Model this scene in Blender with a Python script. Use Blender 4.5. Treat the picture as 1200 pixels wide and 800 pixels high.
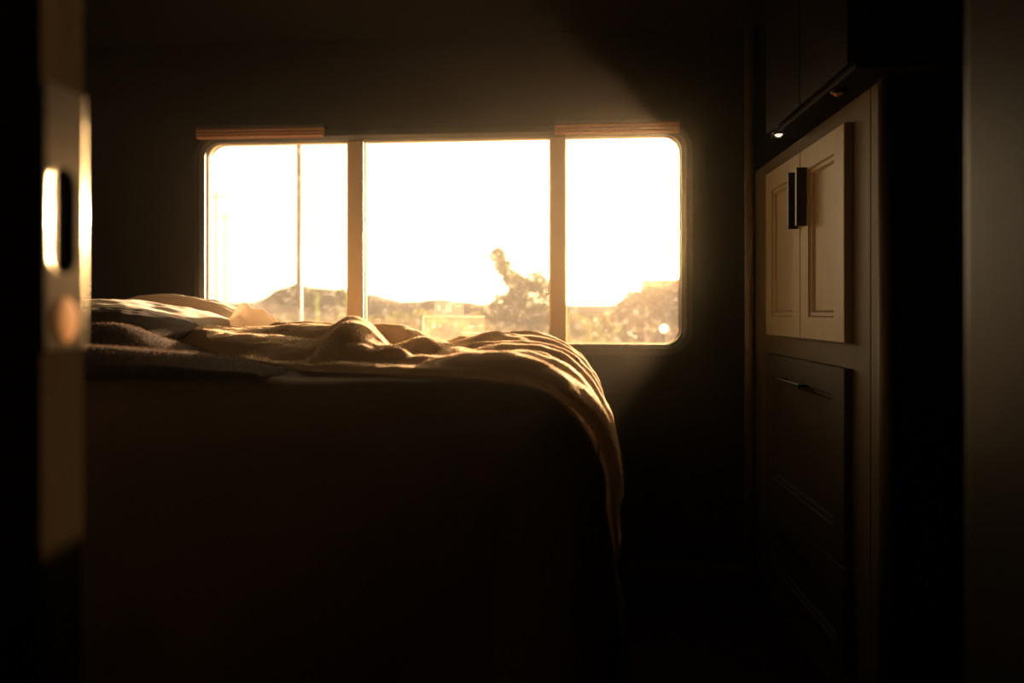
import bpy, bmesh, math, random
from mathutils import Vector, noise
random.seed(7)
S = bpy.context.scene
COL = S.collection
for o in list(bpy.data.objects): bpy.data.objects.remove(o)
PI = math.pi

# ------------------------------------------------------------------ camera
CAM_H = 1.0
YAW = math.radians(4.22)
FPX = 800.0
cd = bpy.data.cameras.new('camera'); cam = bpy.data.objects.new('camera', cd); COL.objects.link(cam)
cam.location = (0, 0, CAM_H); cam.rotation_euler = (PI/2, 0, YAW)
cd.sensor_width = 36; cd.lens = 36*FPX/1200; cd.shift_y = -34/1200; cd.clip_start = .02; cd.clip_end = 20000
cd.dof.use_dof = True; cd.dof.focus_distance = 1.85; cd.dof.aperture_fstop = 24/13
S.camera = cam
CY, SY = math.cos(YAW), math.sin(YAW)
def at(px, py, Y):
    """the point of the room at depth Y (metres from the doorway) that a measured photo point belongs to"""
    u, v = (px-600)/FPX, (366-py)/FPX
    d = Y/(CY+u*SY)
    return Vector(((u*CY-SY)*d, Y, CAM_H+v*d))

# ------------------------------------------------------------------ light
S.view_settings.view_transform = 'Standard'; S.view_settings.look = 'None'
S.view_settings.exposure = 0.0; S.view_settings.gamma = 1; S.view_settings.use_curve_mapping = False
SUN_AZ, SUN_EL = math.radians(15.0), math.radians(6.6)
SUN = Vector((math.sin(SUN_AZ)*math.cos(SUN_EL), math.cos(SUN_AZ)*math.cos(SUN_EL), math.sin(SUN_EL)))
sl = bpy.data.lights.new('sun', 'SUN'); so = bpy.data.objects.new('sun', sl); COL.objects.link(so)
sl.energy = 46; sl.color = (1, .65, .37); sl.angle = math.radians(1.2)
so.rotation_euler = SUN.to_track_quat('Z', 'Y').to_euler(); so.location = (2, 12, 4)
# evening sky: dim zenith, bright towards the horizon and towards the low sun
SKY_ZENITH = (.05, .055, .065)
SKY_LOBES = ((3, (7.0, 5.2, 2.9)), (14, (9, 6, 3)), (150, (80, 48, 20)))
SKY_BAND = (.26, .55)                # sine of elevation where the bright band ends
W = bpy.data.worlds.new('world'); S.world = W; W.use_nodes = True
nt = W.node_tree; nt.nodes.clear()
N = lambda t: nt.nodes.new(t)
def vmath(op, a, b, sock=1):
    n = N('ShaderNodeVectorMath'); n.operation = op
    for k, x in ((0, a), ('Scale' if op == 'SCALE' else 1, b)):
        if hasattr(x, 'node'): nt.links.new(x, n.inputs[k])
        else: n.inputs[k].default_value = x
    return n.outputs['Value'] if op == 'DOT_PRODUCT' else n.outputs[0]
def fmath(op, a, b):
    n = N('ShaderNodeMath'); n.operation = op
    for k, x in enumerate((a, b)):
        if hasattr(x, 'node'): nt.links.new(x, n.inputs[k])
        else: n.inputs[k].default_value = x
    return n.outputs[0]
out = N('ShaderNodeOutputWorld'); bg = N('ShaderNodeBackground'); tc = N('ShaderNodeTexCoord')
D = tc.outputs['Generated']
dt = fmath('MAXIMUM', vmath('DOT_PRODUCT', D, SUN), 0.0)
el = fmath('ABSOLUTE', vmath('DOT_PRODUCT', D, (0, 0, 1)), 0.0)
acc = None
for p, c in SKY_LOBES:
    l = vmath('SCALE', c, fmath('POWER', dt, float(p)))
    acc = l if acc is None else vmath('ADD', acc, l)
mr = N('ShaderNodeMapRange'); mr.interpolation_type = 'SMOOTHSTEP'
mr.inputs['From Min'].default_value, mr.inputs['From Max'].default_value = SKY_BAND
mr.inputs['To Min'].default_value, mr.inputs['To Max'].default_value = 1, .02
nt.links.new(el, mr.inputs['Value'])
acc = vmath('SCALE', acc, mr.outputs[0])
acc = vmath('ADD', acc, SKY_ZENITH)
nt.links.new(acc, bg.inputs[0]); nt.links.new(bg.outputs[0], out.inputs[0])
S.cycles.max_bounces = 8; S.cycles.diffuse_bounces = 4; S.cycles.glossy_bounces = 3
S.cycles.transparent_max_bounces = 16; S.cycles.volume_bounces = 0
S.cycles.sample_clamp_indirect = 4; S.cycles.use_denoising = True

# ------------------------------------------------------------------ materials
def mat(name, col, rough=.6, metal=0, spec=.5, var=0, scale=20, bump=0, sheen=0, trans=0, stretch=(1, 1, 1), kind='noise'):
    m = bpy.data.materials.new(name); m.use_nodes = True; t = m.node_tree
    b = t.nodes['Principled BSDF']; o = t.nodes['Material Output']
    b.inputs['Base Color'].default_value = (*col, 1); b.inputs['Roughness'].default_value = rough
    b.inputs['Metallic'].default_value = metal; b.inputs['Specular IOR Level'].default_value = spec
    if sheen:
        b.inputs['Sheen Weight'].default_value = sheen; b.inputs['Sheen Roughness'].default_value = .4
        b.inputs['Sheen Tint'].default_value = (*[min(1, c*1.25) for c in col], 1)
    if var or bump:
        tcn = t.nodes.new('ShaderNodeTexCoord'); mp = t.nodes.new('ShaderNodeMapping'); mp.inputs['Scale'].default_value = stretch
        nz = t.nodes.new('ShaderNodeTexNoise'); nz.inputs['Scale'].default_value = scale; nz.inputs['Detail'].default_value = 6
        t.links.new(tcn.outputs['Object'], mp.inputs[0]); t.links.new(mp.outputs[0], nz.inputs['Vector'])
        if var:
            rp = t.nodes.new('ShaderNodeValToRGB')
            rp.color_ramp.elements[0].position = .3; rp.color_ramp.elements[1].position = .7
            rp.color_ramp.elements[0].color = (*[c*(1-var) for c in col], 1)
            rp.color_ramp.elements[1].color = (*[min(1, c*(1+var)) for c in col], 1)
            t.links.new(nz.outputs[0], rp.inputs[0]); t.links.new(rp.outputs[0], b.inputs['Base Color'])
        if bump:
            bp = t.nodes.new('ShaderNodeBump'); bp.inputs['Strength'].default_value = 1; bp.inputs['Distance'].default_value = bump
            t.links.new(nz.outputs[0], bp.inputs['Height']); t.links.new(bp.outputs[0], b.inputs['Normal'])
    if trans:
        tr = t.nodes.new('ShaderNodeBsdfTranslucent'); tr.inputs[0].default_value = (*[min(1, c*1.1) for c in col], 1)
        mix = t.nodes.new('ShaderNodeMixShader'); mix.inputs[0].default_value = trans
        t.links.new(b.outputs[0], mix.inputs[1]); t.links.new(tr.outputs[0], mix.inputs[2]); t.links.new(mix.outputs[0], o.inputs[0])
    return m
def emis(name, col, st):
    m = bpy.data.materials.new(name); m.use_nodes = True; b = m.node_tree.nodes['Principled BSDF']
    b.inputs['Base Color'].default_value = (*col, 1); b.inputs['Emission Color'].default_value = (*col, 1); b.inputs['Emission Strength'].default_value = st
    return m
def clear(name, dirt, tint=(1, .97, .92), speck=0, low=None):
    """clear film or glass: transparent, a trace of gloss, and fine dirt that scatters light"""
    m = bpy.data.materials.new(name); m.use_nodes = True; t = m.node_tree; t.nodes.clear()
    o = t.nodes.new('ShaderNodeOutputMaterial')
    tp = t.nodes.new('ShaderNodeBsdfTransparent'); tp.inputs[0].default_value = (.98, .98, .97, 1)
    gl = t.nodes.new('ShaderNodeBsdfGlossy'); gl.inputs['Roughness'].default_value = .02
    tl = t.nodes.new('ShaderNodeBsdfTranslucent'); tl.inputs[0].default_value = (*tint, 1)
    m1 = t.nodes.new('ShaderNodeMixShader'); m1.inputs[0].default_value = .03
    t.links.new(tp.outputs[0], m1.inputs[1]); t.links.new(gl.outputs[0], m1.inputs[2])
    m2 = t.nodes.new('ShaderNodeMixShader'); t.links.new(m1.outputs[0], m2.inputs[1]); t.links.new(tl.outputs[0], m2.inputs[2])
    if speck:
        tcn = t.nodes.new('ShaderNodeTexCoord')
        nz = t.nodes.new('ShaderNodeTexNoise'); nz.inputs['Scale'].default_value = 38; nz.inputs['Detail'].default_value = 8; nz.inputs['Roughness'].default_value = .7
        t.links.new(tcn.outputs['Object'], nz.inputs['Vector'])
        rp = t.nodes.new('ShaderNodeMapRange'); rp.inputs['From Min'].default_value = .52; rp.inputs['From Max'].default_value = .85
        rp.inputs['To Min'].default_value = dirt; rp.inputs['To Max'].default_value = dirt+speck
        t.links.new(nz.outputs[0], rp.inputs[0]); t.links.new(rp.outputs[0], m2.inputs[0])
    else:
        m2.inputs[0].default_value = dirt
    t.links.new(m2.outputs[0], o.inputs[0])
    return m
M = {}
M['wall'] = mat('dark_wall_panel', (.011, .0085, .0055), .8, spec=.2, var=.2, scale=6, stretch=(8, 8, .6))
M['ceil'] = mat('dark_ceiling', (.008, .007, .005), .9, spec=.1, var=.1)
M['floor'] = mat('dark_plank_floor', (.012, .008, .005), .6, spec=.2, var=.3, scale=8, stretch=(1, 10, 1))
M['trim'] = mat('walnut_trim', (.12, .085, .05), .5, var=.2, scale=12, stretch=(4, 4, .4))
M['frame'] = mat('black_window_frame', (.035, .03, .025), .4, var=.1)
M['mullionglow'] = mat('glow_toned_mullion', (.48, .36, .23), .5, var=.05)  # pale tan puts the glow of the bright window into the mullion colour
M['rubber'] = mat('pale_glazing_seal', (.7, .6, .45), .5, trans=.6)
M['valance'] = mat('terracotta_pleated_fabric', (.55, .3, .18), .8, trans=.45, var=.15, scale=60)
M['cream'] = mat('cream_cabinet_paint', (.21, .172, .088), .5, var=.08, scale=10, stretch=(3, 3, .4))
M['shaded'] = mat('shade_toned_cabinet_paint', (.036, .03, .018), .6, spec=.2, var=.08, scale=10, stretch=(3, 3, .4))  # darker cabinet colour with the shade on the lower fronts put into it
M['frameface'] = mat('cabinet_face_frame', (.07, .057, .032), .6, spec=.3, var=.1, scale=10, stretch=(3, 3, .4))
M['black'] = mat('black_metal', (.012, .011, .01), .35, metal=.0)
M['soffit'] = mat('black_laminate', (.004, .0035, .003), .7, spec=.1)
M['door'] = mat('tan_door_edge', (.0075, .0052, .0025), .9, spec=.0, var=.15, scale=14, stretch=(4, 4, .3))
M['plate'] = mat('satin_nickel', (.30, .245, .165), .11, metal=1)
M['brass'] = mat('brass', (.13, .052, .002), .7, metal=.0, spec=.03)
M['jamb'] = mat('olive_gloss_paint', (.028, .024, .014), .42, spec=.09, var=.08)
M['spread'] = mat('tan_bedspread', (.11, .075, .045), .95, spec=.1, var=.1, scale=8, bump=.0015)
M['fleece'] = mat('cream_fleece', (.72, .55, .37), .95, var=.06, scale=300, bump=.0016, sheen=.5, trans=.15)
M['plush'] = mat('dark_brown_plush', (.026, .015, .009), .95, spec=.1, var=.3, scale=350, bump=.004, sheen=.25)
M['plushtip'] = mat('brown_plush_pile', (.075, .042, .022), .9, trans=.3)
M['white'] = mat('white_cotton', (.80, .68, .55), .9, var=.04, scale=30, bump=.001, trans=.15)
M['sheet'] = mat('thin_white_sheet', (.86, .78, .66), .9, trans=.38)
M['mattress'] = mat('mattress_ticking', (.5, .42, .33), .9, var=.05)
M['base'] = mat('dark_bed_base', (.05, .035, .022), .7, var=.2)
M['glass'] = clear('dusty_glass', .014, speck=.05)
M['film'] = clear('clear_sticker_film', .010, tint=(1, .9, .75))
M['filmtag'] = clear('milky_sticker_film', .022, tint=(1, .93, .8))
M['print'] = clear('pale_sticker_print', .045, tint=(1, .92, .75))
M['ground'] = mat('desert_ground', (.30, .21, .13), 1, spec=0, var=.3, scale=.15)
M['hill'] = mat('hazy_hill', (.46, .36, .28), 1, spec=0, var=.12, scale=.01)
M['leaf'] = mat('olive_leaves', (.20, .20, .05), .7, trans=.4, var=.3, scale=1.5)
M['leafgreen'] = mat('green_leaves', (.16, .22, .04), .7, trans=.4, var=.3, scale=1.5)
M['leafdry'] = mat('dry_tawny_leaves', (.42, .28, .12), .7, trans=.45, var=.3, scale=1.5)
M['bark'] = mat('bark', (.16, .11, .07), .9, var=.3, scale=8)
M['orange'] = mat('orange_nylon', (.85, .28, .06), .7, trans=.5)
M['steel'] = mat('weathered_steel', (.30, .24, .17), .5, metal=.3)
M['poleface'] = mat('grey_wood_pole', (.28, .22, .16), .8, var=.2)
M['siding'] = mat('pale_siding', (.55, .42, .3), .7, var=.05)
M['lampwhite'] = emis('white_lamp_glass', (1, .9, .7), 2.5)
M['lens'] = emis('puck_lens_glint', (1, .92, .75), .9)  # emission stands in for the window glinting on the lens
M['lensred'] = mat('dim_puck_lens', (.35, .12, .08), .2)

# ------------------------------------------------------------------ helpers
def obj(name, verts, faces, m, parent=None, smooth=False, bevel=0, seg=2, sub=0):
    me = bpy.data.meshes.new(name); me.from_pydata([tuple(v) for v in verts], [], faces); me.update()
    return fin(name, me, m, parent, smooth, bevel, seg, sub)
def fin(name, me, m, parent=None, smooth=False, bevel=0, seg=2, sub=0):
    bm = bmesh.new(); bm.from_mesh(me); bmesh.ops.recalc_face_normals(bm, faces=bm.faces); bm.to_mesh(me); bm.free()
    o = bpy.data.objects.new(name, me); COL.objects.link(o)
    if isinstance(m, str): m = M[m]
    me.materials.append(m)
    if parent is not None: o.parent = parent
    if smooth:
        for p in me.polygons: p.use_smooth = True
    if bevel:
        b = o.modifiers.new('bevel', 'BEVEL'); b.width = bevel; b.segments = seg; b.limit_method = 'ANGLE'
    if sub:
        s = o.modifiers.new('sub', 'SUBSURF'); s.levels = sub; s.render_levels = sub
    return o
class MB:
    def __init__(s): s.v = []; s.f = []
    def box(s, a, b):
        x0, y0, z0 = a; x1, y1, z1 = b; n = len(s.v)
        s.v += [(x0,y0,z0),(x1,y0,z0),(x1,y1,z0),(x0,y1,z0),(x0,y0,z1),(x1,y0,z1),(x1,y1,z1),(x0,y1,z1)]
        s.f += [tuple(n+i for i in q) for q in ((0,3,2,1),(4,5,6,7),(0,1,5,4),(1,2,6,5),(2,3,7,6),(3,0,4,7))]
        return s
    def tube(s, pts, r, n=10, cap=True):
        pts = [Vector(p) for p in pts]; rs = r if isinstance(r, (list, tuple)) else [r]*len(pts); k0 = len(s.v)
        for i, p in enumerate(pts):
            t = (pts[min(i+1, len(pts)-1)]-pts[max(i-1, 0)]).normalized()
            a = t.cross(Vector((0, 0, 1))) if abs(t.z) < .9 else t.cross(Vector((1, 0, 0)))
            a.normalize(); b = t.cross(a)
            for j in range(n):
                g = 2*PI*j/n; s.v.append(tuple(p+(a*math.cos(g)+b*math.sin(g))*rs[i]))
        for i in range(len(pts)-1):
            for j in range(n):
                s.f.append((k0+i*n+j, k0+i*n+(j+1) % n, k0+(i+1)*n+(j+1) % n, k0+(i+1)*n+j))
        if cap:
            s.f.append(tuple(k0+j for j in range(n))[::-1]); s.f.append(tuple(k0+(len(pts)-1)*n+j for j in range(n)))
        return s
    def grid(s, fn, nu, nv):
        k0 = len(s.v)
        for i in range(nu+1):
            for j in range(nv+1): s.v.append(tuple(fn(i/nu, j/nv)))
        for i in range(nu):
            for j in range(nv):
                a = k0+i*(nv+1)+j; s.f.append((a, a+1, a+nv+2, a+nv+1))
        return s
    def build(s, name, m, parent=None, **k): return obj(name, s.v, s.f, m, parent, **k)
def box(name, a, b, m, parent=None, bevel=0, **k): return MB().box(a, b).build(name, m, parent, bevel=bevel, **k)
def empty(name, loc=(0, 0, 0)):
    o = bpy.data.objects.new(name, None); COL.objects.link(o); o.location = loc; o.empty_display_size = .05
    return o
def adopt(root):
    """parts were built in room coordinates: keep them there under their thing"""
    bpy.context.view_layer.update()
    for c in root.children: c.matrix_parent_inverse = root.matrix_world.inverted()
def tag(o, label, cat, group=None, kind=None):
    o['label'] = label; o['category'] = cat
    if group: o['group'] = group
    if kind: o['kind'] = kind
    return o
def struct(o): o['kind'] = 'structure'; return o
def rrect(x0, z0, x1, z1, r, n=8):
    p = []
    for cx, cz, a0 in ((x1-r, z1-r, 0), (x0+r, z1-r, 90), (x0+r, z0+r, 180), (x1-r, z0+r, 270)):
        for i in range(n+1):
            a = math.radians(a0+90*i/n); p.append((cx+r*math.cos(a), cz+r*math.sin(a)))
    return p
def ring_loops(mb, loops):
    """bridge closed loops of equal length in order"""
    k = len(mb.v); n = len(loops[0])
    for L in loops: mb.v += [tuple(p) for p in L]
    for i in range(len(loops)-1):
        for j in range(n): mb.f.append((k+i*n+j, k+i*n+(j+1) % n, k+(i+1)*n+(j+1) % n, k+(i+1)*n+j))
    return mb
def sm(a, b, x):
    t = max(0, min(1, (x-a)/(b-a))); return t*t*(3-2*t)

# ------------------------------------------------------------------ room shell
YB = 2.60                        # back wall
XL, XR, ZC = -2.0, 1.32, 2.06
wx0, wx1, wz0, wz1 = -1.435, .462, .868, 1.685     # hole for the window in the back wall
CABX, CABY = .71, 1.571
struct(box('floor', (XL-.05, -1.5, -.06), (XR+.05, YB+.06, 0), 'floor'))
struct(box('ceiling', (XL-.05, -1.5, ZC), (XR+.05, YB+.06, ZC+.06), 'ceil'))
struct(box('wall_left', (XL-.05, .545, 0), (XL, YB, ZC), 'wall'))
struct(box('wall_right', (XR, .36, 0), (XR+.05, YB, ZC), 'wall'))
hole = rrect(wx0, wz0, wx1, wz1, .085)
def outer(p):
    cx, cz = (wx0+wx1)/2, (wz0+wz1)/2
    dx, dz = p[0]-cx, p[1]-cz
    t = min(((XR+.05-cx) if dx > 0 else (cx-XL+.05))/max(abs(dx), 1e-6), ((ZC-cz) if dz > 0 else cz)/max(abs(dz), 1e-6))
    return (cx+dx*t, cz+dz*t)
hole2 = []
for i in range(len(hole)):       # add points so the outer loop keeps its corners
    a, b = hole[i], hole[(i+1) % len(hole)]
    n = max(1, int(math.dist(a, b)/.02))
    for k in range(n): hole2.append((a[0]+(b[0]-a[0])*k/n, a[1]+(b[1]-a[1])*k/n))
out2 = [outer(p) for p in hole2]
for cx, cz in ((XL-.05, 0), (XL-.05, ZC), (XR+.05, 0), (XR+.05, ZC)):
    j = min(range(len(out2)), key=lambda i: math.dist(out2[i], (cx, cz))); out2[j] = (cx, cz)
mb = MB(); L3 = lambda L, y: [(p[0], y, p[1]) for p in L]
ring_loops(mb, [L3(out2, YB+.05), L3(out2, YB), L3(hole2, YB), L3(hole2, YB+.05), L3(out2, YB+.05)])
struct(mb.build('wall_back', 'wall'))
# front partition with the doorway; the hall the camera stands in
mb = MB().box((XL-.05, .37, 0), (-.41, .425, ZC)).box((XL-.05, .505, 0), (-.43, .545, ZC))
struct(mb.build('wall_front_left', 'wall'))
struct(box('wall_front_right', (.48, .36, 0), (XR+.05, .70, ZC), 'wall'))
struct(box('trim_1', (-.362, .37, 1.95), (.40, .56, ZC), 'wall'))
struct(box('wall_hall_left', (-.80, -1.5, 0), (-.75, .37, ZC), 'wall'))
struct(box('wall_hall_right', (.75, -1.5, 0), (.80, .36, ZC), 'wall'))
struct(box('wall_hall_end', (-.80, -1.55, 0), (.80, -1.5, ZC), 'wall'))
# right jamb: painted post with a well-rounded inner corner
struct(box('trim_2', (.394, .34, 0), (.479, .713, ZC-.001), 'jamb', bevel=.018, seg=8))
# corner moulding where cabinet and back wall meet
p = at(881, 366, 2.55)
struct(MB().tube([(p.x, 2.583, 0), (p.x, 2.583, ZC)], .0165, 14).build('trim_3', 'trim', smooth=True))
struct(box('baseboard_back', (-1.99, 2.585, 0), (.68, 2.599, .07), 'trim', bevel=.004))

# ------------------------------------------------------------------ sliding door at the left, seen by its edge
DX = -.36
dr = struct(empty('door_1', (-.8, .467, 0)))
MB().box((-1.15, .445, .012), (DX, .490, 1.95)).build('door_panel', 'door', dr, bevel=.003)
def dz(py): return at(70, py, .467).z
zt, zb = dz(104), dz(409)
y0, y1 = .4475, .4915
# plate: flat face that rolls round the far corner, with a dished oblong pull
zc, hh = (dz(199)+dz(320))/2, (dz(199)-dz(320))/2
yc, hw = .4635, .0135
def plate(u, v):
    y = y0+(y1-y0)*u; z = zb+(zt-zb)*v
    x = DX+.0035
    a = max(0, abs(z-zc)-(hh-hw)); q = math.hypot(y-yc, a)/hw            # stadium distance
    if q < 1:
        t = (y-(yc-hw))/(2*hw)
        d = .0062*min(t/.70, (1-t)/.16) if t > .0 else 0
        edge = min(1, (1-q)/.18)
        x -= max(0, d)*edge
    roll = (y-(y1-.006))/.006
    if roll > 0: x -= .006*(1-math.sqrt(max(0, 1-roll*roll)))
    return (x, y, z)
mb = MB().grid(plate, 90, 200)
pl = mb.build('edge_plate', 'plate', dr, smooth=True)
MB().box((DX-.014, .4902, dz(380)), (DX-.001, .4955, dz(180))).build('edge_flange', 'plate', dr, bevel=.0024, seg=4)
c = at(70, 375, .4665)
def disc(u, v):
    a = 2*PI*u; r = v
    bulge = .002*math.sqrt(max(0, 1-r**2))+.0037
    return (DX+bulge, .4655+.0125*r*math.cos(a), c.z+.0165*r*math.sin(a))
lk = MB().grid(disc, 40, 10).build('lock_disc', 'brass', dr, smooth=True); lk['label'] = 'round brass lock disc'
adopt(dr)

# ------------------------------------------------------------------ window
wn = struct(empty('window_1', (-.486, YB, wz0)))
FY0, FY1 = 2.575, 2.645
xl, xr = at(242, 300, 2.6).x, at(798, 300, 2.6).x
zbm, ztp = at(700, 403, 2.6).z, at(800, 158, 2.6).z
ix0, ix1, iz0, iz1 = xl, xr, zbm, ztp
inn = rrect(ix0, iz0, ix1, iz1, .06, 10); mid = rrect(ix0-.016, iz0-.016, ix1+.016, iz1+.016, .075, 10)
ous = rrect(ix0-.04, iz0-.04, ix1+.04, iz1+.04, .095, 10)
mb = MB(); ring_loops(mb, [L3(inn, FY1), L3(inn, FY0+.012), L3(mid, FY0), L3(ous, FY0+.008), L3(ous, YB-.0005), L3(rrect(ix0-.022, iz0-.022, ix1+.022, iz1+.022, .08, 10), YB-.0005),
                          L3(rrect(ix0-.022, iz0-.022, ix1+.022, iz1+.022, .08, 10), FY1), L3(inn, FY1)])
mb.build('window_frame', 'frame', wn, smooth=False, bevel=0)
m1a, m1b = at(408, 300, 2.6).x, at(427, 300, 2.6).x
m2a, m2b = at(645, 300, 2.6).x, at(663, 300, 2.6).x
for a, b in ((m1a, m1b), (m2a, m2b)):
    box('mullion', (a, 2.582, iz0+.0005), (b, 2.640, iz1-.0005), 'mullionglow', wn, bevel=.005)
zs = at(550, 399, 2.6).z
box('sash_rail', (m1b+.001, 2.588, iz0+.0005), (m2a-.001, 2.636, zs), 'frame', wn, bevel=.003)
GY = 2.618
def pane_shape(x0, x1, z0, z1, left=False, right=False):
    full = rrect(ix0+.0006, iz0+.0006, ix1-.0006, iz1-.0006, .0594, 10)
    if left: P = [p for p in full if p[0] < (ix0+ix1)/2]; P = [(x1, z1)]+P+[(x1, z0)]
    elif right: n = 11; P = full[:n]+[(x0, z1), (x0, z0)]+full[3*n:]
    else: P = [(x0, z0), (x1, z0), (x1, z1), (x0, z1)]
    return P
def seal(P, x, y):
    cx = sum(p[0] for p in P)/len(P); cz = sum(p[1] for p in P)/len(P)
    n = len(P); q = []
    for i in range(n):           # inset loop by mitred offset
        a, b, c2 = Vector(P[i-1]), Vector(P[i]), Vector(P[(i+1) % n])
        d1 = (b-a); d2 = (c2-b)
        n1 = Vector((-d1.y, d1.x)).normalized() if d1.length > 1e-9 else Vector((0, 0)); n2 = Vector((-d2.y, d2.x)).normalized() if d2.length > 1e-9 else Vector((0, 0))
        m_ = (n1+n2)
        if m_.length < 1e-6: m_ = n1
        m_.normalize(); k = x/max(.4, m_.dot(n2) if n2.length else 1)
        q.append(tuple(b+m_*k))
    return q
ccw = lambda P: P if sum(P[i-1][0]*P[i][1]-P[i][0]*P[i-1][1] for i in range(len(P))) > 0 else P[::-1]
for a, b, z0, kw in ((ix0, m1a-.0006, iz0, {'left': True}), (m1b+.0006, m2a-.0006, zs+.0006, {}), (m2b+.0006, ix1, iz0, {'right': True})):
    P = ccw(pane_shape(a, b, z0+.0006, iz1-.0006, **kw))
    n = len(P)
    gv = L3(P, GY)+L3(P, GY+.004)
    obj('pane', gv, [tuple(range(n)), tuple(range(n, 2*n))[::-1]]+[(i, (i+1) % n, n+(i+1) % n, n+i) for i in range(n)], 'glass', wn)
    Q = seal(P, .0045, 0)
    mb = MB(); ring_loops(mb, [L3(P, GY-.006), L3(Q, GY-.006), L3(Q, GY-.0005), L3(P, GY-.0005), L3(P, GY-.006)])
    mb.build('glazing_seal', 'rubber', wn)
p0, p1 = at(604, 402, 2.57), at(621, 395.5, 2.57)
la = MB().box((p0.x, 2.566, p0.z), (p1.x, 2.588, p1.z)).box((p1.x-.014, 2.560, p1.z-.004), (p1.x-.003, 2.572, p1.z+.006)).build('latch', 'black', wn, bevel=.002)
adopt(wn)
# folded pleated shades under the window header
def shade(pxa, pxb, py0, py1, label, name='window_shade'):
    a, b = at(pxa, py1, 2.555), at(pxb, py0, 2.555)
    zt_ = (at(pxa, py0, 2.555).z+at(pxb, py0, 2.555).z)/2; zb_ = (at(pxa, py1, 2.555).z+at(pxb, py1, 2.555).z)/2
    r = empty(name, ((a.x+b.x)/2, 2.555, zb_))
    n = 6; v = []; f = []
    prof = []
    for i in range(n+1):
        z = zb_+(zt_-zb_)*i/n
        prof.append((2.543 if i % 2 else 2.550, z))
    prof2 = [(2.572-(y-2.543), z) for y, z in prof[::-1]]
    loop = prof+prof2
    k = len(loop)
    for x in (a.x, b.x): v += [(x, y, z) for y, z in loop]
    f = [(i, (i+1) % k, k+(i+1) % k, k+i) for i in range(k)]+[tuple(range(k))[::-1], tuple(range(k, 2*k))]
    obj('pleated_fabric', v, f, 'valance', r)
    box('head_rail', (a.x-.002, 2.540, zt_), (b.x+.002, 2.599, zt_+.012), 'frame', r, bevel=.002)
    adopt(r)
    tag(r, label, 'window shade', 'folded shades above the window')
shade(231, 379, 150.5, 161.5, 'terracotta pleated shade folded up above the left pane of the window')
shade(650, 796, 144.5, 156.5, 'terracotta pleated shade folded up above the right pane of the window')
# stickers on the middle pane
SYY = GY-.0006
def flat(px0, py0, px1, py1, m, name, y, parent=None):
    a, b = at(px0, py1, y), at(px1, py0, y)
    return obj(name, [(a.x, y-.0003, a.z), (b.x, y-.0003, a.z), (b.x, y-.0003, b.z), (a.x, y-.0003, b.z), (a.x, y, a.z), (b.x, y, a.z), (b.x, y, b.z), (a.x, y, b.z)],
               [(0,1,2,3),(7,6,5,4),(0,4,5,1),(1,5,6,2),(2,6,7,3),(3,7,4,0)], m, parent)
st = flat(495, 370, 568.5, 397, 'film', 'sticker', SYY)
flat(495, 370, 497, 397, 'print', 'border', SYY-.0005, st)
flat(497, 370, 568.5, 371.2, 'print', 'border', SYY-.0005, st)
for q in ((541, 389, 563, 390.6), (560, 381, 575-8, 382), (506, 379, 510, 384), (514, 380, 517, 383), (550, 381.5, 556, 383)):
    flat(*q, 'print', 'printed_line', SYY-.0005, st)
tag(st, 'large clear rectangular sticker at the bottom of the middle window pane', 'sticker')
st2 = flat(509, 353.5, 543.5, 369.6, 'filmtag', 'sticker', SYY)
for q in ((513, 358, 516, 364), (523, 357, 528, 358.2), (523, 363.6, 528, 364.8), (522.5, 357, 523.7, 364.8), (527.3, 357, 528.5, 364.8), (533, 358, 540, 359.2)):
    flat(*q, 'print', 'printed_line', SYY-.0005, st2)
tag(st2, 'small milky sticker on the glass just above the large clear one', 'sticker')

# ------------------------------------------------------------------ cabinet on the right
cb = empty('cabinet', (1.0, 2.09, 0))
DF = CABX-.022                       # front of the doors
ZCT = 1.519
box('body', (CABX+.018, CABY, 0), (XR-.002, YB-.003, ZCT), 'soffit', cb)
mb = MB()
Y0d, Ym, Y1d = 1.728, 2.038, 2.372
Z0d, Z1d = .925, 1.466
for a, b in (((CABX, CABY, 0), (CABX+.018, 1.752, ZCT)), ((CABX, 2.345, 0), (CABX+.018, YB-.003, ZCT)),
             ((CABX, 1.752, 1.44), (CABX+.018, 2.345, ZCT)), ((CABX, 1.752, .84), (CABX+.018, 2.345, .95)), ((CABX, 1.752, 0), (CABX+.018, 2.345, .12)),
             ((CABX, 1.752, .33), (CABX+.018, 2.345, .40))):
    mb.box(a, b)
mb.build('face_frame', 'frameface', cb)
MB().tube([(CABX+.008, CABY+.004, 0), (CABX+.008, CABY+.004, ZCT)], .017, 14).build('corner_post', 'frameface', cb, smooth=True)
box('groove', (CABX-.0008, 1.632, 0), (CABX+.001, 1.635, ZCT), 'soffit', cb)
def panel_door(y0, y1, z0, z1, name, fw=.062, m='cream'):
    """shaker door: a face with a stepped, bevelled recess"""
    X = DF; bk = CABX-.001
    rect = lambda d, x: [(x, y0+d, z0+d), (x, y1-d, z0+d), (x, y1-d, z1-d), (x, y0+d, z1-d)]
    mb = MB(); loops = [rect(0, bk), rect(0, X+.002), rect(.002, X), rect(fw, X), rect(fw+.004, X+.006), rect(fw+.013, X+.006), rect(fw+.019, X+.013)]
    ring_loops(mb, loops); k = len(mb.v)
    mb.f.append((k-4, k-3, k-2, k-1)); mb.f.append((0, 3, 2, 1))
    return mb.build(name, m, cb)
d1 = panel_door(Y0d, Ym-.002, Z0d, Z1d, 'door')
d2 = panel_door(Ym+.002, Y1d, Z0d, Z1d, 'door')
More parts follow.
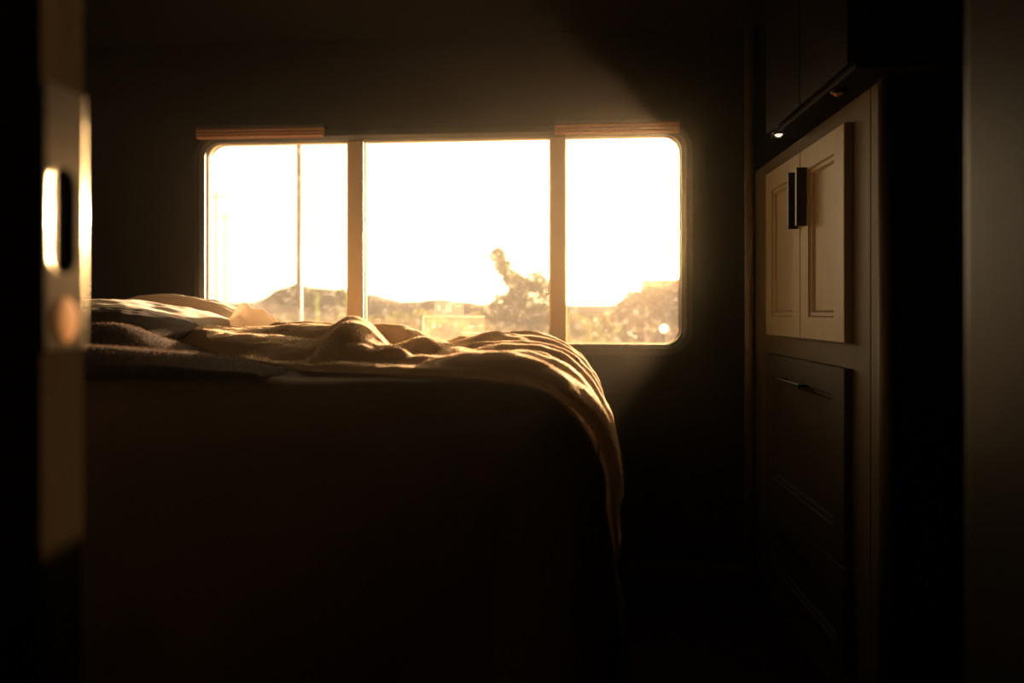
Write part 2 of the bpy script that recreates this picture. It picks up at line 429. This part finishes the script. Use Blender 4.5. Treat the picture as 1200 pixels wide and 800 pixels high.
def pull(yc_, z0, z1, parent):
    mb = MB().box((DF-.028, yc_-.007, z0), (DF+.0005, yc_+.007, z1))
    h = mb.build('handle', 'black', parent, bevel=.002); h['label'] = 'black bar handle'
pull(Ym-.048, 1.245, 1.410, d1); pull(Ym+.022, 1.245, 1.410, d2)
lw = panel_door(Y0d, Y1d, .385, .862, 'door', .07, 'shaded'); lw['label'] = 'lower door coloured dark for shade'
hy0, hy1 = at(950, 450, 2.0).y, 0
mb = MB()
ya, yb = 1.96, 2.17
mb.box((DF-.032, ya, .786), (DF-.024, yb, .800))
for y in (ya+.012, yb-.024): mb.box((DF-.026, y, .788), (DF+.0005, y+.012, .798))
h = mb.build('handle', 'black', lw, bevel=.002); h['label'] = 'black bar handle'
dw = panel_door(Y0d, Y1d, .115, .37, 'drawer', .05, 'shaded')
mb = MB().box((DF-.032, ya, .29), (DF-.024, yb, .304))
for y in (ya+.012, yb-.024): mb.box((DF-.026, y, .292), (DF+.0005, y+.012, .302))
mb.build('handle', 'black', dw, bevel=.002)
adopt(cb)
tag(cb, 'cream built-in cabinet with recessed-panel doors and black bar handles on the right', 'cabinet')
# dark overhead locker above it
oc = empty('overhead_locker', (.95, 1.85, ZCT))
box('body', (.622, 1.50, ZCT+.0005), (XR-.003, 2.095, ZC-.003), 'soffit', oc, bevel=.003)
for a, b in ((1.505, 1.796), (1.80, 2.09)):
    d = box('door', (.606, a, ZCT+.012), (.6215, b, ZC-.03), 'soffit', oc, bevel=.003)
adopt(oc)
tag(oc, 'black overhead locker above the right cabinet, with two small lights underneath', 'locker')
def puck(x, y, r, lens, label):
    z = ZCT
    e = empty('puck_light', (x, y, z))
    mb = MB(); ring = lambda rr, zz: [(x+rr*math.cos(2*PI*i/24), y+rr*math.sin(2*PI*i/24), zz) for i in range(24)]
    ring_loops(mb, [ring(r*1.5, z), ring(r*1.45, z-.004), ring(r*1.05, z-.006), ring(r, z-.001)])
    mb.build('bezel', 'black', e, smooth=False)
    dome = lambda u, v: (x+r*v*math.cos(2*PI*u), y+r*v*math.sin(2*PI*u), z-.001-.012*math.sqrt(max(0, 1-v*v)))
    MB().grid(dome, 24, 8).build('lens', lens, e, smooth=True)
    adopt(e); tag(e, label, 'light', 'small lights under the overhead locker')
puck(.623, 2.022, .012, 'lens', 'small round light with a white glint put in as glow under the locker, farther from the doorway')
puck(.645, 1.655, .011, 'lensred', 'small dim reddish round light under the locker, nearer the doorway')

# ------------------------------------------------------------------ bed
ZT = .885                           # top of the bedspread
BX0, BX1, BY0, BY1 = -1.96, .075, 1.07, 2.50
bd = empty('bed', ((BX0+BX1)/2, (BY0+BY1)/2, 0))
box('bed_base', (BX0+.01, BY0+.10, 0), (BX1-.06, BY1-.02, .46), 'base', bd, bevel=.01)
box('mattress', (BX0+.005, BY0+.05, .4605), (BX1-.03, BY1-.005, ZT-.024), 'mattress', bd, bevel=.09, seg=6)
adopt(bd)
tag(bd, 'high platform bed with mattress under the window, wholly covered by bedding', 'bed')
RE = .185                           # roundness of the right end of the bed, RF of its near edge
RF = .10
def n3(x, y, z): return noise.noise(Vector((x, y, z)))
# bedspread: top sheet + near skirt + right skirt, wrapped round the corner
def spread_pt(s, t):
    """s runs towards +X past the right edge, t towards the camera past the near edge; both in metres of cloth"""
    def roll(d, R):                 # distance past the start of the rounding -> (outward, down, angle)
        if d <= 0: return 0, 0, 0
        a = min(d/R, PI/2); o, dn = R*math.sin(a), R*(1-math.cos(a))
        if d > R*PI/2: dn += d-R*PI/2
        return o, dn, a
    sx = s-(BX1-RE); ty = t
    ex, ey = max(0, sx), max(0, ty)
    d = math.hypot(ex, ey)
    ang = math.atan2(ey, ex) if d > 0 else 0
    R = RE*math.cos(ang)**2+RF*math.sin(ang)**2
    o, dn, a = roll(d, R)
    x = min(s, BX1-RE)+o*math.cos(ang); y = (BY0+RF)-(ey and 0)-o*math.sin(ang)+(0 if ty > 0 else -ty)
    z = ZT-dn
    hang = sm(.10, .75, dn)
    per = s*1.0 if ang > .7 else t+2
    f = hang*(.030*math.sin(s*9+1.2*n3(s*2, 0, 3))+.020*n3(s*5, t*.6, 1))*math.sin(ang)
    f += hang*(.025*math.sin((BY0-y)*11+.5))*math.cos(ang)
    corner = math.exp(-((ang-PI/4)/.45)**2) if d > 0 else 0
    o2 = f+hang*.055+corner*hang*.05
    x += o2*math.cos(ang); y -= o2*math.sin(ang)
    w = .006*n3(s*6, t*6, 0)+.004*n3(s*14, t*14, 5)
    # soft swags in the near skirt
    if dn > .02: 
        w2 = .010*n3(s*3.2+t*1.5, t*2.2, 9)+.006*n3(s*9+t*6, t*3, 4); y -= w2*math.sin(ang); x += w2*math.cos(ang)
    else: z += w
    return (x, y, max(z, .03))
mb = MB()
mb.grid(lambda u, v: spread_pt(BX0+(BX1-RE-BX0+RE*PI/2+.66)*u, -(BY1-BY0-RF-.005)+(BY1-BY0-RF-.005+RF*PI/2+.72)*v), 200, 170)
sp = mb.build('bedspread', 'spread', None, smooth=True)
tag(sp, 'tan bedspread covering the bed and hanging down its near side and right end', 'bedspread')

# crumpled fleece: ridges of cloth laid over the bed and over its rounded right end
XE = BX1-RE
def wrap(s, Y, h):
    """cloth coordinate s along the bed -> point lifted h off the bedspread"""
    R = RE
    if s <= XE: return Vector((s, Y, ZT+h))
    a = min((s-XE)/R, PI/2); ext = max(0, s-XE-R*PI/2)
    o, dn = (R+h)*math.sin(a), R-(R+h)*math.cos(a)
    return Vector((XE+o+ext*.10, Y, ZT-dn-ext))
def unwrap(p):
    """room point near the bed -> (s, Y, height)"""
    if p.x <= XE and p.z > ZT-RE: return p.x, p.y, p.z-ZT
    dx, dz_ = p.x-XE, p.z-(ZT-RE)
    if dz_ < 0: return XE+RE*PI/2-dz_, p.y, dx-RE
    a = math.atan2(dx, dz_); return XE+RE*a, p.y, math.hypot(dx, dz_)-RE
RID = []
def ridge(pts, r, hmin=.012, hscale=1.0):
    q = []
    for px, py, Y in pts:
        s, y, h = unwrap(at(px, py, Y)); q.append((s, y, max(hmin, h*hscale)))
    RID.append((q, r))
def ridge_s(q, r): RID.append((q, r))
# from the pillow end to the right end
ridge([(198, 393, 1.95), (240, 389, 1.95), (290, 391, 1.90), (345, 387, 1.90), (385, 388, 1.85)], .15)
ridge([(210, 392, 1.80), (260, 396, 1.72), (320, 402, 1.62), (372, 412, 1.52)], .10)
ridge([(330, 385, 2.1), (365, 384, 2.1), (395, 386, 2.1)], .07)
ridge([(412, 382, 1.80), (413, 381, 1.60), (414, 388, 1.46), (416, 412, 1.38)], .062)
ridge([(385, 404, 1.62), (400, 414, 1.48), (405, 432, 1.36)], .055)
ridge([(455, 411, 1.42), (457, 414, 1.36)], .036)
ridge([(438, 388, 1.95), (468, 387, 1.90), (492, 400, 1.80), (525, 414, 1.62), (560, 427, 1.45)], .055)
ridge([(445, 420, 1.50), (472, 409, 1.53), (494, 402, 1.57)], .040)
ridge([(478, 438, 1.33), (500, 431, 1.35), (520, 427, 1.37), (560, 427, 1.37), (590, 430, 1.36), (606, 436, 1.34)], .036)
ridge([(524, 406, 2.05), (540, 401, 2.08), (556, 402, 2.05)], .045)
ridge([(546, 405, 1.92), (560, 397, 1.95), (580, 395, 1.95), (600, 400, 1.92), (622, 412, 1.85)], .048)
ridge([(540, 414, 1.78), (565, 412, 1.78)], .03)
ridge([(585, 408, 2.2), (596, 399, 2.25), (612, 402, 2.2), (630, 410, 2.1)], .035)
ridge([(590, 420, 1.62), (612, 414, 1.66), (626, 418, 1.62), (630, 434, 1.52)], .036)
# folds running over the right end
ridge_s([(-.18, 1.27, .02), (-.10, 1.24, .024), (-.03, 1.23, .024), (.06, 1.22, .022), (.14, 1.20, .012)], .06)
ridge_s([(-.08, 1.50, .016), (.05, 1.49, .018), (.20, 1.46, .012)], .06)
ridge_s([(-.16, 1.62, .02), (-.05, 1.61, .032), (.10, 1.58, .03), (.28, 1.52, .03), (.36, 1.50, .02)], .055)
ridge_s([(-.22, 1.80, .02), (-.08, 1.76, .03), (.10, 1.74, .034), (.30, 1.70, .02)], .05)
ridge_s([(-.24, 2.02, .03), (-.12, 1.97, .034), (.03, 1.94, .036), (.2, 1.92, .03)], .055)
ridge_s([(-.24, 2.2, .03), (-.09, 2.20, .04), (.01, 2.18, .034), (.2, 2.16, .03)], .05)
def lift(s, Y):
    k = 26.0; acc_ = 0; best = 0
    for q, r in RID:
        bd_, bh = 9, 0
        for i in range(len(q)-1):
            ax, ay, ah = q[i]; bx, by, bh_ = q[i+1]
            vx, vy = bx-ax, by-ay; L = vx*vx+vy*vy
            t = max(0, min(1, ((s-ax)*vx+(Y-ay)*vy)/L)) if L else 0
            dy = Y-ay-vy*t; d = math.hypot(s-ax-vx*t, dy*(1.45 if dy < 0 else .9))
            if d < bd_: bd_, bh = d, ah+(bh_-ah)*t
        x = bd_/r
        if x < 1.6:
            pf = (1-sm(.0, 1.6, x)**.9)
            pf = math.cos(min(1, x/1.5)*PI/2)**.9
            v = bh*pf
            if v > best: best = v
            acc_ += v**4
    return max(best, acc_**.25) if acc_ else 0
def front_edge(s):
    pts = [(-1.02, 1.80), (-.80, 1.54), (-.62, 1.36), (-.42, 1.235), (-.25, 1.19), (-.12, 1.16), (.0, 1.145), (.16, 1.15), (.42, 1.2)]
    if s <= pts[0][0]: return pts[0][1]
    for (a, b), (c_, d) in zip(pts, pts[1:]):
        if s <= c_: return b+(d-b)*sm(a, c_, s)
    return pts[-1][1]
S0, S1 = -1.08, .30
def fleece(u, v):
    s = S0+(S1-S0)*u
    yf = front_edge(s); yb = 2.40+.03*math.sin(s*7)
    Y = yf+(yb-yf)*v
    s += .025*n3(Y*4, 3, 0)*sm(.8, 1, u)
    h = lift(s, Y)
    wr = .008*n3(s*10+Y*3, Y*12, 2)+.004*(.5-abs(n3(s*13+Y*6, Y*17-s*4, 6)))+.003*n3(s*30, Y*34, 3)
    e = min(1, min(u*(S1-S0), (1-u)*(S1-S0), v*(yb-yf), (1-v)*(yb-yf))/.022)
    e = math.sqrt(max(0, 1-(1-e)**2))
    h = (.011+h*1.03+wr)*e+.004
    return wrap(s, Y, max(h, .004))
mb = MB().grid(fleece, 330, 240)
fl = mb.build('fleece_blanket', 'fleece', None, smooth=True)
tag(fl, 'cream fleece blanket crumpled across the bed and falling over its right end', 'blanket')

def fuzz(src, n, ln, m, keep=None):
    """short pile standing on a cloth: fine blades, denser than anyone could count"""
    me = src.data; mb = MB(); ps = me.polygons; rnd = random.Random(3)
    cum = []; t_ = 0
    for p in ps: t_ += p.area; cum.append(t_)
    import bisect
    for _ in range(n):
        p = ps[min(len(ps)-1, bisect.bisect(cum, rnd.random()*t_))]
        vs_ = [me.vertices[i].co for i in p.vertices]
        a, b = rnd.random(), rnd.random()
        c_ = vs_[0].lerp(vs_[1], a).lerp(vs_[3].lerp(vs_[2], a), b)
        nn = p.normal if p.normal.z > -.2 else -p.normal
        d = (nn+Vector((rnd.gauss(0, .45), rnd.gauss(0, .45), rnd.gauss(0, .45)))).normalized()*ln*rnd.uniform(.5, 1.2)
        w = d.cross(Vector((rnd.gauss(0, 1), rnd.gauss(0, 1), rnd.gauss(0, 1)))).normalized()*.00045
        k = len(mb.v); mb.v += [tuple(c_-w), tuple(c_+w), tuple(c_+d)]; mb.f.append((k, k+1, k+2))
    o = mb.build('fuzz', m, src); o['kind'] = 'stuff'
    return o
fuzz(fl, 70000, .0045, 'fleece')

# dark plush throw, folded, at the near left
def throw(u, v):
    x = -1.75+1.24*u; 
    y = 1.14+(.50-.36*sm(.66, .98, u))*v+.02*math.sin(u*5)
    hl = .066*math.exp(-((y-1.5)/.13)**2)*(1-sm(.58, .76, u))+.020*math.exp(-((y-1.24)/.09)**2)*(1-sm(.90, 1, u))+.016
    hl += .010*math.exp(-((x+.86)/.2)**2)*math.exp(-((y-1.25)/.08)**2)
    hl += .006*n3(x*7, y*9, 1)
    hl *= 1-.45*sm(.70, 1, u)
    e = min(1, min(u*1.2, (1-u)*1.2, v*.5, (1-v)*.5)/.03); e = math.sqrt(max(0, 1-(1-e)**2))
    return (x, y, ZT+.005+hl*e)
tw = MB().grid(throw, 160, 90).build('throw_blanket', 'plush', None, smooth=True)
fuzz(tw, 26000, .006, 'plushtip')
tag(tw, 'dark brown plush throw folded on the near left of the bed', 'throw blanket')

def pillow(name, cx, cy, z0, lx, ly, th, rot, tilt, label, m='white'):
    v = []; f = []
    def pt(u, w, sgn):
        a, b = 2*u-1, 2*w-1
        px_ = a*(1-.10*b*b)*lx/2; py_ = b*(1-.08*a*a)*ly/2
        pr = ((1-abs(a)**2.6)*(1-abs(b)**2.6))
        z = sgn*th/2*max(0, pr)**.55*(1+.10*n3(a*2, b*2, cx))+.006*n3(a*6, b*6, cy)*pr
        return Vector((px_, py_, z))
    mb = MB()
    n = 44
    top = {}; 
    for sgn in (1, -1):
        for i in range(n+1):
            for j in range(n+1):
                edge = i in (0, n) or j in (0, n)
                if sgn == -1 and edge: top[(-1, i, j)] = top[(1, i, j)]; continue
                top[(sgn, i, j)] = len(mb.v); mb.v.append(pt(i/n, j/n, sgn))
        for i in range(n):
            for j in range(n):
                mb.f.append((top[(sgn, i, j)], top[(sgn, i+1, j)], top[(sgn, i+1, j+1)], top[(sgn, i, j+1)]))
    o = mb.build('pillow', m, None, smooth=True)
    o.location = (cx, cy, z0+th/2); o.rotation_euler = (tilt[0], tilt[1], rot)
    tag(o, label, 'pillow')
    return o
pillow('pillow', -1.29, 2.02, ZT+.010, .50, .60, .13, -.25, (.0, .17), 'pale pillow with a sunlit top at the left of the bed')
pillow('pillow', -1.35, 2.37, ZT+.02, .52, .22, .15, -.05, (.0, .12), 'pale pillow tucked behind the sunlit one, against the window wall')

pillow('pillow', -1.24, 1.74, ZT+.012, .46, .34, .115, .1, (.06, .02), 'dark pillow added as the shaded side of the sunlit pale one', 'plush')  # added dark shape, stands in for shade on the pale pillow's near side

# peak of rumpled white sheet between pillow and fleece
def sheet(u, v):
    a, b = 2*u-1, 2*v-1
    x = -1.03+.19*a+.02*n3(b*3, 1, 2); y = 2.17+.14*b
    h = .10*math.exp(-((a+.05+.25*b)/.42)**2)*math.exp(-(b/.6)**2)*(1+.35*n3(a*5+b*4, b*3, 8))
    h += .045*math.exp(-((a-.45-.2*b)/.22)**2)*math.exp(-(b/.5)**2)+.010*abs(math.sin(a*9+b*5))*(1-abs(a))*(1-b*b)
    e = min(1, min(1-abs(a), 1-abs(b))/.2)
    return (x, y, ZT+.03+h*e)
sh = MB().grid(sheet, 70, 50).build('bed_sheet', 'sheet', None, smooth=True)
tag(sh, 'white sheet bunched into a sunlit peak beside the pillow', 'bed sheet')

# ------------------------------------------------------------------ outside
GZ = -1.0
struct(obj('ground', [(-3000, 2.9, GZ), (3000, 2.9, GZ), (3000, 9000, GZ), (-3000, 9000, GZ)], [(0, 1, 2, 3)], 'ground'))
def hills(name, prof, Y, depth, m):
    v = []; f = []; n = len(prof)*6
    pts = []
    for i in range(len(prof)-1):
        for k in range(6):
            t = k/6; pts.append((prof[i][0]+(prof[i+1][0]-prof[i][0])*t, prof[i][1]+(prof[i+1][1]-prof[i][1])*t))
    pts.append(prof[-1])
    for px, py in pts:
        p = at(px, py+1.2*n3(px*.07, 0, Y), Y)
        for j in range(7):
            t = j/6; y = Y+depth*(t-.5)
            h = (p.z-GZ)*max(0, math.sin(PI*t))**.7*(1+.06*n3(px*.05, t*4, 2))
            v.append((p.x*(y/Y), y, GZ+h-.5))
    for i in range(len(pts)-1):
        for j in range(6): f.append((i*7+j, i*7+j+1, (i+1)*7+j+1, (i+1)*7+j))
    o = obj(name, v, f, m, None, smooth=True)
    return struct(o)
hills('mesa_hills', [(60, 352), (200, 354), (250, 355), (296, 354), (312, 347), (328, 338), (345, 333), (370, 336), (405, 340), (440, 345), (470, 353), (520, 350), (570, 356), (640, 356), (690, 357), (760, 356), (900, 358)], 1500, 500, 'hill')
def plant(name, base, w, h, m, label, cat, group=None, n=2600, trunk=.25, lobes=None, leaf=.16, tr=.05, branches=5):
    r = empty(name, base)
    bx, by, bz = base
    if lobes is None:
        lobes = [(random.uniform(-.32, .32)*w, random.uniform(-.25, .25)*w, h*random.uniform(.35, .82), random.uniform(.2, .34)*w) for _ in range(9)]
    mb = MB()
    tot = sum(l[3]**2 for l in lobes)
    for lx, ly, lz, lr in lobes:
        for _ in range(int(n*lr*lr/tot)):
            d = Vector((random.gauss(0, 1), random.gauss(0, 1), random.gauss(0, 1))).normalized()*lr*random.random()**.35
            c_ = Vector((bx+lx, by+ly, bz+lz))+d
            if c_.z < bz+.02: c_.z = bz+.02+random.random()*.1
            a = Vector((random.gauss(0, 1), random.gauss(0, 1), random.gauss(0, 1))).normalized(); b = a.orthogonal().normalized()
            q = leaf*random.uniform(.6, 1.3); k = len(mb.v)
            mb.v += [tuple(c_-a*q), tuple(c_+b*q*.42), tuple(c_+a*q), tuple(c_-b*q*.42)]; mb.f.append((k, k+1, k+2, k+3))
    mb.build('foliage', m, r)
    mb = MB()
    top = max(l[2] for l in lobes)
    mb.tube([(bx, by, bz-.05), (bx+.02*w, by, bz+h*trunk), (bx, by, bz+h*trunk*1.8)], [tr*1.3, tr, tr*.6], 8)
    for i in range(min(branches, len(lobes))):
        l = lobes[i]; mb.tube([(bx+.02*w, by, bz+h*trunk*.8), (bx+l[0]*.5, by+l[1]*.5, bz+(h*trunk+l[2])*.5), (bx+l[0], by+l[1], bz+l[2])], [tr*.6, tr*.4, tr*.15], 6)
    mb.build('trunk', 'bark', r)
    adopt(r); tag(r, label, cat, group); return r
def lob(specs, Y, base):
    """crown lobes from measured points: (px, py, radius px)"""
    L = []
    for px, py, rp in specs:
        p = at(px, py, Y); L.append((p.x-base[0], random.uniform(-.3, .3), p.z-base[2], rp*Y/FPX))
    return L
b = at(618, 366, 22); b = (b.x, 22, GZ)
plant('tree', b, 3, 3, 'leaf', 'tall scraggly tree with a leaning tip outside, right side of the middle pane', 'tree', n=6000,
      lobes=lob([(584, 300, 10), (590, 312, 11), (598, 325, 12), (612, 336, 14), (628, 331, 14), (640, 342, 14), (604, 352, 15), (622, 366, 22), (588, 358, 14), (640, 372, 18), (580, 372, 18), (602, 385, 22), (632, 390, 20), (556, 377, 10)], 22, b), leaf=.10, tr=.08, branches=12)
b = at(758, 366, 16); b = (b.x, 16, GZ)
plant('bush', b, 3, 2, 'leafdry', 'large tawny bush outside, filling the right pane', 'bush', n=4200,
      lobes=lob([(742, 352, 12), (760, 350, 16), (780, 350, 18), (794, 345, 18), (730, 362, 11), (752, 370, 18), (778, 372, 18), (722, 372, 9), (800, 372, 18)], 16, b), leaf=.09, tr=.06, branches=9)
for px, top, w, Y, m_, lab in ((368, 345, 16, 26, 'leafgreen', 'green tree outside, just right of the slim pole'), (401, 341, 17, 24, 'leafgreen', 'yellow-green tree outside, close against the left mullion')):
    p = at(px, top, Y); bs = (p.x, Y, GZ); hh_ = p.z-GZ; ww = w*Y/FPX
    plant('tree', bs, ww, hh_, m_, lab, 'tree', n=1900, leaf=.10, tr=.06,
          lobes=[(random.uniform(-.35, .35)*ww, random.uniform(-.4, .4), hh_*t, ww*random.uniform(.34, .5)) for t in (.94, .84, .72, .6, .5, .4, .3, .2)])
for px, top, w, Y, lab in ((438, 372, 20, 34, 'low olive shrub outside by the left mullion, in the middle pane'), (462, 362, 34, 36, 'wide olive shrub outside, left of the stickers'),
                           (492, 364, 26, 38, 'olive shrub outside, directly behind the left edge of the large sticker'), (530, 372, 36, 33, 'olive shrub outside, behind the large clear sticker'),
                           (677, 368, 20, 40, 'small shrub outside at the left edge of the right pane'), (714, 367, 14, 41, 'small distant shrub outside, left of the large tawny bush')):
    p = at(px, top, Y); bs = (p.x, Y, GZ); hh_ = p.z-GZ; ww = w*Y/FPX
    plant('shrub', bs, ww, hh_, 'leaf', lab, 'shrub', 'scrub beyond the window', n=1300, leaf=.11, tr=.04, trunk=.12,
          lobes=[(random.uniform(-.5, .5)*ww, random.uniform(-.4, .4), hh_*random.uniform(.3, .78), hh_*random.uniform(.22, .34)) for _ in range(10)])
# far scrub nobody could count
mb = MB()
for _ in range(5200):
    Y = random.uniform(44, 420); px = random.uniform(200, 860); p = at(px, 366, Y)
    r = random.uniform(.25, .8)*(1+Y/500)
    k = len(mb.v); c_ = Vector((p.x, Y, GZ+r*.5))
    for i in range(6): mb.v.append((c_.x+r*math.cos(i*PI/3)*random.uniform(.7, 1.2), c_.y+r*math.sin(i*PI/3)*random.uniform(.7, 1.2), c_.z+random.uniform(-.3, .2)*r))
    mb.v += [(c_.x, c_.y, c_.z+r*random.uniform(.5, .9)), (c_.x, c_.y, c_.z-r*.6)]
    for i in range(6): mb.f += [(k+i, k+(i+1) % 6, k+6), (k+(i+1) % 6, k+i, k+7)]
tag(mb.build('desert_scrub', 'leaf'), 'distant desert scrub covering the plain outside the window', 'scrub', kind='stuff')
# poles
def pole(px, pytop, Y, r, m, label, name='pole', arm=False, group=None):
    p = at(px, pytop, Y); e = empty(name, (p.x, Y, GZ))
    MB().tube([(p.x, Y, GZ-.1), (p.x, Y, p.z)], [r*1.1, r*.9], 12).build('shaft', m, e, smooth=True)
    MB().tube([(p.x, Y, p.z), (p.x, Y, p.z+r*1.2)], [r*1.25, r*.5], 12).build('cap', m, e, smooth=True)
    if arm: box('crossarm', (p.x-1.0, Y-.06, p.z-.5), (p.x+1.0, Y+.06, p.z-.38), m, e)
    adopt(e); tag(e, label, 'pole', group)
pole(350.5, 100, 6.5, .028, 'steel', 'slim dark pole standing upright just outside the left pane')
pole(253, 225, 60, .09, 'poleface', 'faint utility pole far outside, leftmost in the left pane', 'utility_pole', True, 'utility poles on the plain')
pole(264, 250, 75, .11, 'poleface', 'faint utility pole far outside, second from the left edge of the left pane', 'utility_pole', True, 'utility poles on the plain')
# tents, shed, lamp
p = at(383, 366, 20); e = empty('tent', (p.x, 20, GZ))
def dome(u, v): return (p.x+.40*math.cos(2*PI*u)*(1-v**2.2), 20+.40*math.sin(2*PI*u)*(1-v**2.2), GZ+.95*v)
MB().grid(dome, 24, 10).build('canopy', 'orange', e, smooth=True)
MB().tube([(p.x-.42, 19.8, GZ+.02), (p.x-.2, 19.6, GZ+.62), (p.x, 19.58, GZ+.8)], .015).build('tent_pole', 'steel', e)
adopt(e); tag(e, 'small orange dome tent outside between two green trees in the left pane', 'tent')
p = at(444, 366, 24); e = empty('tent', (p.x, 24, GZ)); zt_ = at(444, 375, 24).z
def pyr(u, v): return (p.x+.36*math.cos(2*PI*u)*(1-v)*(1+.1*v), 24+.36*math.sin(2*PI*u)*(1-v)*(1+.1*v), GZ+.02+(zt_-GZ)*v)
MB().grid(pyr, 8, 6).build('canopy', 'white', e)
MB().tube([(p.x, 24, zt_-.02), (p.x, 24, zt_+.06)], .012).build('tent_pole', 'steel', e)
adopt(e); tag(e, 'tiny white pointed tent outside, low in the middle pane beside the left mullion', 'tent')
p = at(778, 385, 9); e = empty('garden_lamp', (p.x, 9, GZ))
MB().tube([(p.x, 9, GZ), (p.x, 9, p.z-.05)], .012).build('post', 'black', e)
def ball(u, v): return (p.x+.055*math.sin(PI*v)*math.cos(2*PI*u), 9+.055*math.sin(PI*v)*math.sin(2*PI*u), p.z-.055*math.cos(PI*v))
MB().grid(ball, 20, 12).build('globe', 'lampwhite', e, smooth=True)
adopt(e); tag(e, 'small white globe lamp outside near the rounded lower corner of the right pane', 'lamp')
a, b2 = at(756, 327, 34), at(830, 327, 34)
e = empty('shed', ((a.x+b2.x)/2, 35, GZ))
box('wall', (a.x+.1, 34.1, GZ), (b2.x-.1, 36.5, a.z-.12), 'siding', e)
box('roof', (a.x, 34, a.z-.12), (b2.x, 36.7, a.z), 'siding', e, bevel=.03)
box('window', (a.x+.7, 34.07, a.z-.9), (a.x+1.3, 34.1, a.z-.45), 'black', e)
adopt(e); tag(e, 'pale flat-roofed shed outside behind the large tawny bush', 'shed')

# ------------------------------------------------------------------ haze added to spread a glow round the window
hz = bpy.data.materials.new('window_glow_haze'); hz.use_nodes = True; t = hz.node_tree; t.nodes.clear()
o_ = t.nodes.new('ShaderNodeOutputMaterial'); vs = t.nodes.new('ShaderNodeVolumeScatter')
vs.inputs['Color'].default_value = (1, .86, .66, 1); vs.inputs['Density'].default_value = .021; vs.inputs['Anisotropy'].default_value = .988
t.links.new(vs.outputs[0], o_.inputs['Volume'])
hb = box('haze', (XL+.004, -1.49, .004), (XR-.004, 2.565, ZC-.004), hz)
tag(hb, 'thin golden haze added for the glow around the window', 'haze', kind='stuff')
